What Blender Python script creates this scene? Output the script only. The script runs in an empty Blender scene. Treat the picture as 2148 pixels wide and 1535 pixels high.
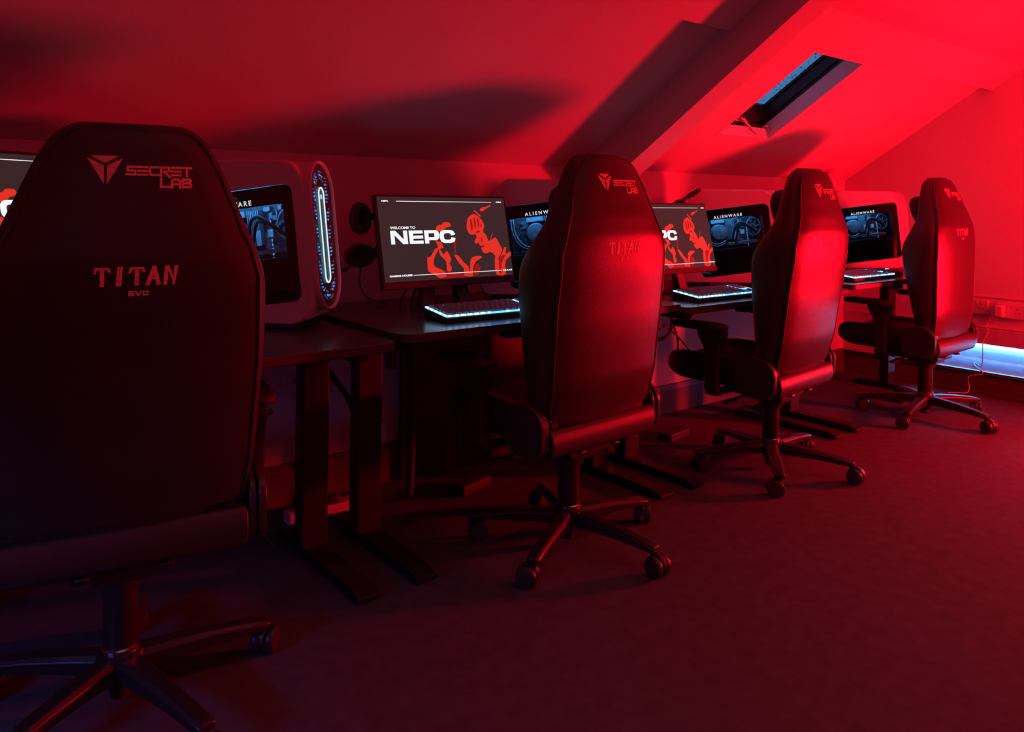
import bpy, bmesh, math, random
from mathutils import Vector, Matrix

# ---------------------------------------------------------------- camera, world, lights, exposure
S = bpy.context.scene
COL = S.collection
TH = math.radians(38.55)            # the view direction lies 38.55 deg to the right of the wall normal (+Y)
cd = bpy.data.cameras.new('camera')
cam = bpy.data.objects.new('camera', cd)
COL.objects.link(cam)
cd.sensor_width = 36.0
cd.lens = 36.0 * 1636.2 / 2148.0
cd.shift_y = -(767.5 - 423.8) / 2148.0
cd.clip_start = 0.02
cam.matrix_world = (Matrix.Translation((0, 0, 1.134)) @ Matrix.Rotation(-TH, 4, 'Z')
                    @ Matrix.Rotation(math.pi / 2, 4, 'X') @ Matrix.Rotation(math.radians(0.66), 4, 'Z'))
S.camera = cam
S.view_settings.view_transform = 'Standard'
S.view_settings.look = 'None'
S.view_settings.gamma = 1.0
S.view_settings.exposure = 0.0
S.view_settings.use_curve_mapping = False

w = bpy.data.worlds.new('dusk_sky')
S.world = w
w.use_nodes = True
w.node_tree.nodes['Background'].inputs[0].default_value = (0.10, 0.36, 0.80, 1)
w.node_tree.nodes['Background'].inputs[1].default_value = 0.62

def area(name, loc, target, sx, sy, power, color, shape='RECTANGLE', spread=math.pi):
    l = bpy.data.lights.new(name, 'AREA')
    l.shape = shape
    l.size = sx
    l.size_y = sy
    l.energy = power
    l.color = color
    l.spread = spread
    o = bpy.data.objects.new(name, l)
    COL.objects.link(o)
    o.location = loc
    o.rotation_euler = (Vector(target) - Vector(loc)).to_track_quat('-Z', 'Y').to_euler()
    return o

RED = (1.0, 0.002, 0.014)
# low red floodlight by the far end wall, out of the frame to the right
area('red_flood_low', (4.95, 0.53, 0.66), (2.0, 1.75, 1.35), 0.20, 0.26, 150, RED)
# added red fill out of view, brightens the end wall
area('red_fill_high', (3.9, -0.5, 1.9), (5.17, 1.9, 1.1), 0.5, 0.3, 25, RED, spread=math.radians(120))
# weaker red fill added on the camera side, for chair backs and lettering
area('red_side_fill', (2.9, -1.6, 1.2), (2.9, 1.9, 0.9), 0.5, 0.5, 4.4, RED)
# dim pinkish fill added overhead, facing down to lift the dark floor
area('floor_fill', (1.9, 0.45, 2.55), (1.9, 0.45, 0.0), 4.6, 0.5, 2.6, (1.0, 0.5, 0.6), spread=math.radians(105))
# blue strip glow from the left end of the room
area('blue_side_lamp', (-1.0, 1.3, 0.8), (-0.15, 1.65, 0.0), 0.5, 0.15, 1.9, (0.05, 0.22, 1.0), spread=math.radians(85))
# faint cool fill added behind the camera to lift the shadows
area('cool_fill', (-0.4, -1.6, 1.5), (2.0, 1.5, 0.9), 1.2, 0.6, 0.9, (0.5, 0.35, 1.0))

# ---------------------------------------------------------------- materials
def mat(name, color, rough=0.6, metal=0.0, spec=0.5, bump=0.0, bscale=200.0, var=0.0, vscale=6.0, coat=0.0, sheen=0.0):
    m = bpy.data.materials.new(name)
    m.use_nodes = True
    nt = m.node_tree
    b = nt.nodes['Principled BSDF']
    b.inputs['Base Color'].default_value = (*color, 1)
    b.inputs['Roughness'].default_value = rough
    b.inputs['Metallic'].default_value = metal
    b.inputs['Specular IOR Level'].default_value = spec
    b.inputs['Coat Weight'].default_value = coat
    if sheen:
        b.inputs['Sheen Weight'].default_value = sheen
        b.inputs['Sheen Roughness'].default_value = 0.5
    tc = nt.nodes.new('ShaderNodeTexCoord')
    if bump:
        n = nt.nodes.new('ShaderNodeTexNoise')
        n.inputs['Scale'].default_value = bscale
        n.inputs['Detail'].default_value = 4
        bp = nt.nodes.new('ShaderNodeBump')
        bp.inputs['Strength'].default_value = bump
        bp.inputs['Distance'].default_value = 0.002
        nt.links.new(tc.outputs['Object'], n.inputs['Vector'])
        nt.links.new(n.outputs['Fac'], bp.inputs['Height'])
        nt.links.new(bp.outputs['Normal'], b.inputs['Normal'])
    if var:
        n2 = nt.nodes.new('ShaderNodeTexNoise')
        n2.inputs['Scale'].default_value = vscale
        n2.inputs['Detail'].default_value = 5
        r = nt.nodes.new('ShaderNodeMapRange')
        r.inputs['From Min'].default_value = 0.3
        r.inputs['From Max'].default_value = 0.7
        r.inputs['To Min'].default_value = 1 - var
        r.inputs['To Max'].default_value = 1 + var
        mx = nt.nodes.new('ShaderNodeVectorMath')
        mx.operation = 'SCALE'
        mx.inputs[0].default_value = color
        nt.links.new(tc.outputs['Object'], n2.inputs['Vector'])
        nt.links.new(n2.outputs['Fac'], r.inputs['Value'])
        nt.links.new(r.outputs['Result'], mx.inputs['Scale'])
        nt.links.new(mx.outputs['Vector'], b.inputs['Base Color'])
    return m

def emis(name, color, strength):
    m = bpy.data.materials.new(name)
    m.use_nodes = True
    b = m.node_tree.nodes['Principled BSDF']
    b.inputs['Base Color'].default_value = (0.02, 0.02, 0.02, 1)
    b.inputs['Roughness'].default_value = 0.5
    b.inputs['Emission Color'].default_value = (*color, 1)
    b.inputs['Emission Strength'].default_value = strength
    return m

M = {}
M['plaster'] = mat('white_plaster', (0.62, 0.62, 0.62), 0.9, spec=0.2, bump=0.25, bscale=90, var=0.03, vscale=3)
M['wall_board'] = mat('painted_board', (0.5, 0.5, 0.5), 0.6, spec=0.3, bump=0.15, bscale=60, var=0.08, vscale=8)
M['dark_trim'] = mat('dark_brown_trim', (0.09, 0.045, 0.04), 0.55, bump=0.1, bscale=40, var=0.2)
M['carpet'] = mat('dark_carpet', (0.075, 0.085, 0.095), 0.95, spec=0.12, bump=0.9, bscale=420, var=0.14, vscale=22)
M['ledge'] = mat('ledge_carpet', (0.40, 0.12, 0.17), 0.9, spec=0.2, bump=0.8, bscale=260, var=0.25, vscale=14)
M['leather'] = mat('black_leather', (0.030, 0.027, 0.027), 0.45, spec=0.45, bump=0.35, bscale=330, var=0.08, vscale=5)
M['panel'] = mat('back_leather', (0.030, 0.024, 0.024), 0.37, spec=0.5, bump=0.35, bscale=380, var=0.06, vscale=4)
M['suede'] = mat('pillow_fabric', (0.03, 0.028, 0.03), 0.9, spec=0.2, bump=0.3, bscale=400, sheen=0.2)
M['thread'] = mat('embroidery_thread', (0.9, 0.42, 0.42), 0.5, spec=0.4, bump=0.5, bscale=500, var=0.15, vscale=120)
M['keycap'] = mat('keycap_plastic', (0.16, 0.14, 0.15), 0.55, spec=0.4)
M['plastic'] = mat('black_plastic', (0.035, 0.033, 0.035), 0.35, spec=0.5, bump=0.05, bscale=300)
M['softplastic'] = mat('matte_black_plastic', (0.03, 0.029, 0.03), 0.6, spec=0.4, bump=0.2, bscale=260)
M['metal'] = mat('black_metal', (0.02, 0.019, 0.02), 0.34, metal=0.0, spec=0.5)
M['chrome'] = mat('dark_steel', (0.4, 0.38, 0.38), 0.25, metal=1.0)
M['desk'] = mat('desk_laminate', (0.045, 0.04, 0.043), 0.22, spec=0.5, bump=0.12, bscale=500)
M['desk_edge'] = mat('desk_edge_band', (0.05, 0.04, 0.04), 0.5, spec=0.4)
M['leg'] = mat('desk_leg_steel', (0.016, 0.015, 0.016), 0.5, spec=0.3)
M['pc_white'] = mat('white_case_plastic', (0.55, 0.54, 0.56), 0.45, spec=0.5, bump=0.06, bscale=300)
M['pc_black'] = mat('case_interior_black', (0.012, 0.012, 0.014), 0.4, spec=0.5)
M['board'] = mat('circuit_board', (0.05, 0.06, 0.075), 0.4, spec=0.5, var=0.8, vscale=90)
M['steelgrey'] = mat('component_grey', (0.28, 0.30, 0.34), 0.4, metal=0.4, var=0.3, vscale=60)
M['label'] = mat('component_label', (0.7, 0.72, 0.75), 0.6)
M['cable'] = mat('black_cable', (0.02, 0.019, 0.02), 0.5)
M['white_cable'] = mat('white_cable_rubber', (0.6, 0.58, 0.6), 0.5)
M['white_plastic'] = mat('white_socket_plastic', (0.6, 0.58, 0.58), 0.4)
M['copper'] = mat('brass_handle', (0.8, 0.5, 0.35), 0.3, metal=1.0)
M['frame'] = mat('window_frame_black', (0.012, 0.013, 0.018), 0.4)
M['screen_bg'] = emis('screen_background', (0.036, 0.019, 0.021), 1.0)
b_ = M['screen_bg'].node_tree.nodes['Principled BSDF']; b_.inputs['Roughness'].default_value = 0.25; b_.inputs['Specular IOR Level'].default_value = 0.2; b_.inputs['Base Color'].default_value = (.008, .008, .008, 1)
M['screen_red'] = emis('screen_red_light', (0.90, 0.035, 0.02), 0.85)
M['screen_red2'] = emis('screen_red_dim', (0.42, 0.008, 0.008), 0.8)
M['screen_white'] = emis('screen_white', (0.86, 0.90, 0.95), 1.05)
M['ring'] = emis('ring_light', (0.50, 0.82, 1.0), 1.3)
M['dots'] = emis('blue_led_dots', (0.01, 0.15, 0.55), 0.7)
M['dotsb'] = emis('pale_led_dots', (0.12, 0.45, 0.85), 0.9)
M['keyglow'] = emis('key_backlight', (0.05, 0.42, 1.0), 3.2)
M['keybead'] = emis('key_backlight_bead', (0.45, 0.85, 1.0), 5.0)
M['keyglow2'] = emis('key_backlight_dim', (0.05, 0.30, 0.75), 0.9)
M['alien'] = emis('case_lettering', (0.75, 0.85, 0.9), 0.8)
M['strip'] = emis('led_strip_blue', (0.03, 0.34, 1.0), 125.0)
M['pcled'] = emis('interior_led', (0.07, 0.45, 1.0), 60.0)
M['ledhead'] = emis('led_head', (0.5, 0.8, 1.0), 40.0)
M['floodlens'] = emis('red_lens', (1.0, 0.02, 0.03), 1.0)

def glassy(name, tint, gloss_rough=0.03, fac=0.12):
    m = bpy.data.materials.new(name)
    m.use_nodes = True
    nt = m.node_tree
    nt.nodes.clear()
    out = nt.nodes.new('ShaderNodeOutputMaterial')
    mix = nt.nodes.new('ShaderNodeMixShader')
    tr = nt.nodes.new('ShaderNodeBsdfTransparent')
    gl = nt.nodes.new('ShaderNodeBsdfGlossy')
    fr = nt.nodes.new('ShaderNodeFresnel')
    fr.inputs['IOR'].default_value = 1.45
    tr.inputs['Color'].default_value = (*tint, 1)
    gl.inputs['Roughness'].default_value = gloss_rough
    nt.links.new(fr.outputs[0], mix.inputs[0])
    nt.links.new(tr.outputs[0], mix.inputs[1])
    nt.links.new(gl.outputs[0], mix.inputs[2])
    nt.links.new(mix.outputs[0], out.inputs[0])
    return m, nt, tr
M['pane'] = glassy('tinted_glass', (0.62, 0.66, 0.72))[0]
gm, nt_, tr_ = glassy('rain_spotted_glass', (0.8, 0.85, 0.9))
vo = nt_.nodes.new('ShaderNodeTexVoronoi'); vo.inputs['Scale'].default_value = 60
no = nt_.nodes.new('ShaderNodeTexNoise'); no.inputs['Scale'].default_value = 16; no.inputs['Detail'].default_value = 6
tcg = nt_.nodes.new('ShaderNodeTexCoord')
ma = nt_.nodes.new('ShaderNodeMath'); ma.operation = 'MULTIPLY'
rp = nt_.nodes.new('ShaderNodeValToRGB')
rp.color_ramp.elements[0].position = 0.115; rp.color_ramp.elements[0].color = (0.06, 0.09, 0.13, 1)
rp.color_ramp.elements[1].position = 0.16; rp.color_ramp.elements[1].color = (0.85, 0.88, 0.92, 1)
nt_.links.new(tcg.outputs['Object'], vo.inputs['Vector']); nt_.links.new(tcg.outputs['Object'], no.inputs['Vector'])
nt_.links.new(vo.outputs['Distance'], ma.inputs[0]); nt_.links.new(no.outputs['Fac'], ma.inputs[1])
nt_.links.new(ma.outputs[0], rp.inputs[0]); nt_.links.new(rp.outputs['Color'], tr_.inputs['Color'])
M['skyglass'] = gm

# ---------------------------------------------------------------- mesh helpers
class MB:
    def __init__(s):
        s.bm = bmesh.new()
    def _add(s, verts, faces, mx=None):
        vs = [s.bm.verts.new((mx @ Vector(v)) if mx else v) for v in verts]
        for f in faces:
            try:
                s.bm.faces.new([vs[i] for i in f])
            except ValueError:
                pass
        return vs
    def box(s, c, d, mx=None, rot=None):
        x, y, z = d[0] / 2, d[1] / 2, d[2] / 2
        v = [Vector((i * x, j * y, k * z)) for k in (-1, 1) for j in (-1, 1) for i in (-1, 1)]
        if rot is not None:
            v = [rot @ p for p in v]
        v = [p + Vector(c) for p in v]
        s._add(v, [(0, 2, 3, 1), (4, 5, 7, 6), (0, 1, 5, 4), (2, 6, 7, 3), (0, 4, 6, 2), (1, 3, 7, 5)], mx)
        return s
    def rings(s, rings, close=True, cap=True, mx=None):
        n = len(rings[0])
        verts = [v for r in rings for v in r]
        faces = []
        for a in range(len(rings) - 1):
            for i in range(n if close else n - 1):
                j = (i + 1) % n
                faces.append((a * n + i, a * n + j, (a + 1) * n + j, (a + 1) * n + i))
        if cap:
            faces.append(tuple(reversed(range(n))))
            faces.append(tuple((len(rings) - 1) * n + i for i in range(n)))
        s._add(verts, faces, mx)
        return s
    def cyl(s, p0, p1, r0, r1=None, n=20, cap=True, mx=None):
        p0, p1 = Vector(p0), Vector(p1)
        r1 = r0 if r1 is None else r1
        q = (p1 - p0).to_track_quat('Z', 'Y')
        rs = []
        for p, r in ((p0, r0), (p1, r1)):
            rs.append([p + q @ Vector((r * math.cos(t), r * math.sin(t), 0)) for t in [2 * math.pi * i / n for i in range(n)]])
        return s.rings(rs, True, cap, mx)
    def lathe(s, prof, base=(0, 0, 0), n=24, q=None, mx=None):
        rs = []
        q = q or Matrix.Identity(3)
        for r, z in prof:
            rs.append([Vector(base) + q @ Vector((r * math.cos(t), r * math.sin(t), z)) for t in [2 * math.pi * i / n for i in range(n)]])
        return s.rings(rs, True, True, mx)
    def tube(s, pts, r, n=8, cyclic=False, mx=None):
        pts = [Vector(p) for p in pts]
        rs = []
        m = len(pts)
        up = Vector((0, 0, 1))
        for i, p in enumerate(pts):
            if cyclic:
                t = pts[(i + 1) % m] - pts[i - 1]
            else:
                t = pts[min(i + 1, m - 1)] - pts[max(i - 1, 0)]
            t.normalize()
            a = t.cross(up)
            if a.length < 1e-3:
                a = t.cross(Vector((1, 0, 0)))
            a.normalize()
            b = t.cross(a)
            rr = r[i] if isinstance(r, (list, tuple)) else r
            rs.append([p + a * rr * math.cos(k) + b * rr * math.sin(k) for k in [2 * math.pi * j / n for j in range(n)]])
            up = b.cross(t) if False else up
        if cyclic:
            rs.append(rs[0])
        return s.rings(rs, True, not cyclic, mx)
    def prism(s, poly, a, b, mx=None):
        """poly: 2D points; a,b: functions or axis mapping given by mx; extrude z from a to b in local"""
        r0 = [Vector((x, y, a)) for x, y in poly]
        r1 = [Vector((x, y, b)) for x, y in poly]
        return s.rings([r0, r1], True, True, mx)
    def build(s, name, m, parent=None, smooth=40, bevel=0.0, segs=2, sub=0, mats=None, face=None):
        bmesh.ops.remove_doubles(s.bm, verts=s.bm.verts, dist=1e-6)
        bmesh.ops.recalc_face_normals(s.bm, faces=s.bm.faces)
        if face is not None:
            s.bm.normal_update()
            for f in s.bm.faces:
                if f.normal.dot(Vector(face)) < 0: f.normal_flip()
        me = bpy.data.meshes.new(name)
        s.bm.to_mesh(me)
        s.bm.free()
        me.materials.append(m)
        for x in (mats or []):
            me.materials.append(x)
        if smooth:
            me.polygons.foreach_set('use_smooth', [True] * len(me.polygons))
            try:
                me.set_sharp_from_angle(angle=math.radians(smooth))
            except Exception:
                pass
        o = bpy.data.objects.new(name, me)
        COL.objects.link(o)
        if parent:
            o.parent = parent
        if sub:
            md = o.modifiers.new('sub', 'SUBSURF'); md.levels = sub; md.render_levels = sub
        if bevel:
            md = o.modifiers.new('bev', 'BEVEL'); md.width = bevel; md.segments = segs; md.limit_method = 'ANGLE'
            md.angle_limit = math.radians(35)
        return o

def tag(o, label=None, cat=None, group=None, kind=None):
    if label: o['label'] = label
    if cat: o['category'] = cat
    if group: o['group'] = group
    if kind: o['kind'] = kind
    return o

def thing(name, label, cat, loc=(0, 0, 0), rz=0.0, group=None):
    o = bpy.data.objects.new(name, None)
    o.empty_display_size = 0.1
    COL.objects.link(o)
    o.location = loc
    o.rotation_euler = (0, 0, rz)
    return tag(o, label, cat, group)

def copy_tree(o, parent=None):
    c = o.copy()
    COL.objects.link(c)
    c.parent = parent
    for ch in list(o.children):
        copy_tree(ch, c)
    return c

def struct(o, parent=None):
    o['kind'] = 'structure'
    return o

def smooth_pts(pts, n=6):
    pts = [Vector(p) for p in pts]
    out = []
    for i in range(len(pts) - 1):
        p0 = pts[max(i - 1, 0)]; p1 = pts[i]; p2 = pts[i + 1]; p3 = pts[min(i + 2, len(pts) - 1)]
        for k in range(n):
            t = k / n
            out.append(0.5 * ((2 * p1) + (p2 - p0) * t + (2 * p0 - 5 * p1 + 4 * p2 - p3) * t * t + (3 * p1 - p0 - 3 * p2 + p3) * t ** 3))
    out.append(pts[-1])
    return out

def interp(tab, z):
    if z <= tab[0][0]: return tab[0][1]
    for (a, va), (b, vb) in zip(tab, tab[1:]):
        if z <= b:
            t = (z - a) / (b - a)
            t = t * t * (3 - 2 * t) * 0.4 + t * 0.6
            return va + (vb - va) * t
    return tab[-1][1]

# stroke lettering --------------------------------------------------------
GL = {
 'S': [[(1, .92), (.12, .92), (.12, .5), (.92, .5), (.92, .08), (0, .08)]],
 'E': [[(0, .92), (1, .92)], [(0, .5), (1, .5)], [(0, .08), (1, .08)]],
 'C': [[(1, .92), (.15, .92), (.05, .8), (.05, .2), (.15, .08), (1, .08)]],
 'R': [[(.05, 0), (.05, .92), (.9, .92), (.95, .5), (.35, .45), (1.05, -.15)]],
 'T': [[(0, .92), (1, .92)], [(.5, .92), (.5, 0)]],
 'L': [[(.05, 1), (.05, .08), (1, .08)]],
 'A': [[(.05, 0), (.05, .75), (.25, .92), (.75, .92), (.95, .75), (.95, 0)], [(.25, .38), (.75, .38)]],
 'B': [[(.05, .08), (.05, .92), (.85, .92), (.92, .75), (.8, .5), (.2, .5)], [(.8, .5), (.97, .35), (.9, .08), (.05, .08)]],
 'V': [[(0, 1), (.5, 0), (1, 1)]],
 'O': [[(.1, .1), (.1, .9), (.9, .9), (.9, .1), (.1, .1)]],
 'e': [[(1, .92), (.15, .92), (.05, .5), (.15, .08), (1, .08)], [(.1, .5), (.9, .5)]],
 # serifed, slanted set for the large word
 't': [[(-.12, .72), (-.02, .95), (1.0, .95), (1.1, .78)], [(.42, .95), (.42, 0)], [(.56, .95), (.56, 0)]],
 'i': [[(.4, 1), (.3, 0)], [(.65, 1), (.55, 0)]],
 'a': [[(-.1, 0), (.45, 1), (.6, 1), (1, 0)], [(.22, .35), (.85, .35)], [(.05, 0), (.52, .85), (.84, 0)]],
 'n': [[(.0, 0), (.1, 1), (.3, 1), (.85, .12), (.95, 1)], [(.12, 0), (.2, .85)], [(.78, .0), (1.08, 1)]],
}
def strokes(mb, text, x0, z0, w, h, gap, sw, put, depth=0.0015):
    """put(x,z,off) -> Vector; draws strokes as slim raised bands"""
    x = x0
    for ch in text:
        for pl in GL[ch]:
            P = [(x + p[0] * w, z0 + p[1] * h) for p in pl]
            for a, b in zip(P, P[1:]):
                dx, dz = b[0] - a[0], b[1] - a[1]
                L = math.hypot(dx, dz) or 1e-6
                ux, uz = dx / L * sw * 0.45, dz / L * sw * 0.45
                nx, nz = -dz / L * sw / 2, dx / L * sw / 2
                seg = max(1, int(L / 0.02))
                r = []
                for k in range(seg + 1):
                    t = k / seg
                    cx = a[0] - ux + (dx + 2 * ux) * t
                    cz = a[1] - uz + (dz + 2 * uz) * t
                    r.append([put(cx + nx, cz + nz, 0), put(cx + nx, cz + nz, depth), put(cx - nx, cz - nz, depth), put(cx - nx, cz - nz, 0)])
                mb.rings(r)
        x += w + gap
    return x

_fonts = {}
def text_mesh(name, txt, size, m, parent, mx, sx=1.0, bold=0.0, space=1.0, depth=0.0, align='LEFT'):
    cu = bpy.data.curves.new('t', 'FONT')
    cu.body = txt; cu.size = size; cu.offset = bold; cu.space_character = space; cu.extrude = depth; cu.align_x = align
    to = bpy.data.objects.new('t', cu)
    COL.objects.link(to)
    dg = bpy.context.evaluated_depsgraph_get()
    me = bpy.data.meshes.new_from_object(to.evaluated_get(dg))
    bpy.data.objects.remove(to)
    bpy.data.curves.remove(cu)
    me.transform(mx @ Matrix.Diagonal((sx, 1, 1, 1)))
    me.materials.clear(); me.materials.append(m)
    o = bpy.data.objects.new(name, me)
    o.data.name = name
    COL.objects.link(o)
    if parent: o.parent = parent
    return o

# ---------------------------------------------------------------- the room
YW, ZK, TS = 2.79, 1.307, 0.6519          # knee wall plane, its height, roof slope
SL = math.atan(TS)
XE = 5.17
def zs(y): return ZK + (YW - y) * TS
XL, YB, YR = -2.6, -2.5, 0.25              # far left wall, wall behind, ridge
ZR = zs(YR)

fl = MB(); fl.box(((XL + XE) / 2, (YB + YW) / 2, -0.05), (XE - XL + 0.4, YW - YB + 0.4, 0.1))
struct(fl.build('floor', M['carpet'], smooth=0))
kw = MB(); kw.box(((XL + XE) / 2, YW + 0.05, ZK / 2), (XE - XL + 0.2, 0.1, ZK + 0.1))
struct(kw.build('wall_left', M['plaster'], smooth=0))
zb = 1.307
bw = MB(); bw.box(((XL + XE) / 2, YB - 0.05, 0.8), (XE - XL + 0.2, 0.1, 1.8))
struct(bw.build('wall_back', M['plaster'], smooth=0))
nw = MB()
nw.prism([(YB, 0), (YW, 0), (YW, ZK), (YR, ZR), (YB, 1.2)], XL - 0.1, XL, Matrix(((0, 0, 1, 0), (1, 0, 0, 0), (0, 1, 0, 0), (0, 0, 0, 1))))
struct(nw.build('wall_near', M['plaster'], smooth=0))
# end wall with a low recess behind it
YZX = Matrix(((0, 0, 1, 0), (1, 0, 0, 0), (0, 1, 0, 0), (0, 0, 0, 1)))
SLT, SLB, SX2 = 0.312, 0.142, 5.62
ew = MB()
ew.prism([(YB, SLT), (2.36, SLT), (2.36, SLB), (YW + .05, SLB), (YW + .05, ZK), (YR, zs(YR) + .03), (YB, 1.25)], XE, XE + 0.12, YZX)
struct(ew.build('wall_right', M['plaster'], smooth=0))
rc = MB()
rc.box((SX2 + 0.03, 0.1, 0.2), (0.06, 5.3, 0.4))
rc.box(((XE + SX2) / 2 + .06, 0.1, 0.36), (SX2 - XE - .1, 5.3, 0.06))
rc.box(((XE + SX2) / 2 + .06, 2.45, 0.2), (SX2 - XE, 0.06, 0.4))
struct(rc.build('trim_1', M['plaster'], smooth=0))
lg = MB(); lg.box(((XE + SX2) / 2 + .03, 0.1, SLB / 2), (SX2 - XE + 0.02, 5.3, SLB))
struct(lg.build('trim_2', M['ledge'], smooth=0))
# riser and its double metal nosing
rs_ = MB(); rs_.box((XE - 0.004, 0.14, 0.062), (0.016, 5.26, 0.124)); rs_.box((XE - 0.012, 0.14, 0.012), (0.014, 5.26, 0.024))
struct(rs_.build('baseboard_right', M['dark_trim'], smooth=0, bevel=0.003))
ns = MB(); ns.box((XE - 0.008, 0.14, SLB + .001), (0.034, 5.26, 0.008)); ns.box((XE - 0.014, 0.14, SLB - .014), (0.014, 5.26, 0.008))
struct(ns.build('trim_3', M['metal'], smooth=0, bevel=0.002))
# lower board, rail and dado line on the end wall
bd = MB(); bd.box((XE - 0.009, 0.05, 0.36), (0.018, 5.1, 0.094))
struct(bd.build('trim_4', M['wall_board'], smooth=0, bevel=0.003))
dd = MB(); dd.box((XE - 0.005, 0.14, 0.60), (0.010, 5.26, 0.012)); dd.box((XE - 0.004, 0.14, 0.418), (0.008, 5.26, 0.012))
struct(dd.build('trim_5', M['plaster'], smooth=0, bevel=0.002))
# skirting along the knee wall
bb = MB()
bb.prism([(YW, 0), (YW - 0.02, 0), (YW - 0.02, 0.125), (YW - 0.012, 0.15), (YW, 0.152)], XL, XE - .02, YZX)
struct(bb.build('baseboard_left', M['dark_trim'], smooth=0))

# roof slope with the skylight opening
SX0, SX1, SY0, SY1 = 3.345, 3.81, 1.955, 2.5
def slab(mb, x0, x1, y0, y1, t=0.06):
    v = []
    for (x, y) in ((x0, y0), (x1, y0), (x1, y1), (x0, y1)):
        v.append(Vector((x, y, zs(y))))
    for (x, y) in ((x0, y0), (x1, y0), (x1, y1), (x0, y1)):
        v.append(Vector((x, y, zs(y) + t)))
    mb._add(v, [(0, 1, 2, 3), (4, 7, 6, 5), (0, 4, 5, 1), (1, 5, 6, 2), (2, 6, 7, 3), (3, 7, 4, 0)])
ce = MB()
xs = [XL - .1, SX0, SX1, XE + .12]
ys = [YR, SY0, SY1, YW + .1]
for i in range(3):
    for j in range(3):
        if i == 1 and j == 1: continue
        slab(ce, xs[i], xs[i + 1], ys[j], ys[j + 1])
# the other half of the roof
v = [Vector((x, y, z)) for (y, z) in ((YR, ZR), (YB - .1, 1.15)) for x in (XL - .1, XE + .12)] 
v += [p + Vector((0, 0, 0.06)) for p in v]
ce._add(v, [(0, 1, 3, 2), (4, 6, 7, 5), (0, 4, 5, 1), (2, 3, 7, 6), (0, 2, 6, 4), (1, 5, 7, 3)])
struct(ce.build('ceiling', M['plaster'], smooth=0))

# boxed rafter (drops 0.21 below the slope) and boxed purlin
DZ = 0.21
rf = MB()
BX0, BX1 = 2.645, 2.79
rf.prism([(YR, zs(YR)), (YW, zs(YW)), (YW, zs(YW) - DZ), (YR, zs(YR) - DZ)], BX0, BX1, YZX)
struct(rf.build('trim_6', M['plaster'], smooth=0))
def purlin(x0, x1, nm, dz, ya=1.70, yb=1.90):
    p = MB()
    p.prism([(ya, zs(ya) + .01), (yb, zs(yb) + .01), (yb, zs(yb) - dz), (ya, zs(ya) - dz)], x0, x1, YZX)
    struct(p.build(nm, M['plaster'], smooth=0))
purlin(BX1, XE, 'trim_7', 0.065, 1.70, 1.875)
purlin(XL, BX0, 'trim_8', 0.045, 1.62, 1.915)

# skylight
wr = struct(bpy.data.objects.new('window_1', None)); COL.objects.link(wr); wr.location = (0, 0, 0)
def P3(x, y, off=(0, 0)): return Vector((x, y + off[0], zs(y) + off[1]))
o1 = (0.055, 0.062)
o2 = (0.085, 0.130)
def ring_quad(x0, x1, y0, y1, off): return [P3(x0, y0, off), P3(x1, y0, off), P3(x1, y1, off), P3(x0, y1, off)]
sh = MB()
sh.rings([ring_quad(SX0, SX1, SY0, SY1, (0, 0)), ring_quad(SX0, SX1, SY0, SY1, o1)], cap=False)
so = sh.build('reveal', M['plaster'], wr, smooth=0)
md = so.modifiers.new('s', 'SOLIDIFY'); md.thickness = 0.03; md.offset = 0
fr = MB()
i_ = 0.045
fr.rings([ring_quad(SX0 + .0, SX1 - .0, SY0, SY1, o1), ring_quad(SX0 + .012, SX1 - .012, SY0 + .01, SY1 - .03, o1),
          ring_quad(SX0 + .012, SX1 - .012, SY0 + .01, SY1 - .03, (o1[0] + .008, o1[1] + .014)),
          ring_quad(SX0 + .024, SX1 - .024, SY0 + .02, SY1 - .05, (o1[0] + .009, o1[1] + .015)),
          ring_quad(SX0 + .024, SX1 - .026, SY0 + .02, SY1 - .06, o2),
          ring_quad(SX0 + .034, SX1 - .042, SY0 + .03, SY1 - .085, o2),
          ring_quad(SX0 + .034, SX1 - .042, SY0 + .03, SY1 - .085, (o2[0] + .006, o2[1] + .01)),
          ring_quad(SX0 - .08, SX1 + .08, SY0 - .05, SY1 + .08, (o2[0] + .006, o2[1] + .01))], cap=False)
fr.build('window_frame', M['frame'], wr, smooth=0)
gp = MB(); gp._add(ring_quad(SX0 + .02, SX1 - .02, SY0 + .02, SY1 - .04, (o2[0] + .004, o2[1] + .006)), [(0, 1, 2, 3)])
gp.build('pane', M['skyglass'], wr, smooth=0, face=(0, -1, -1))
hb = Vector((3.555, 2.525, 1.592))
hm = MB()
hm.box(hb, (.075, .03, .022)); hm.cyl(hb + Vector((-.03, -.01, .012)), hb + Vector((.01, -.035, -.01)), .011, .009, 14)
hm.cyl((3.535, 2.492, 1.600), (3.684, 2.488, 1.518), .0065, .0055, 12); hm.cyl((3.56, 2.495, 1.60), (3.585, 2.49, 1.575), .010, .010, 12)
hm.tube(smooth_pts([(3.684, 2.488, 1.520), (3.72, 2.486, 1.552), (3.745, 2.485, 1.568), (3.765, 2.484, 1.568), (3.782, 2.483, 1.556)], 4), .0028, 8)
hm.cyl((3.778, 2.483, 1.561), (3.792, 2.483, 1.547), .006, .006, 12)
hm.build('window_handle', M['copper'], wr, smooth=50)

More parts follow.
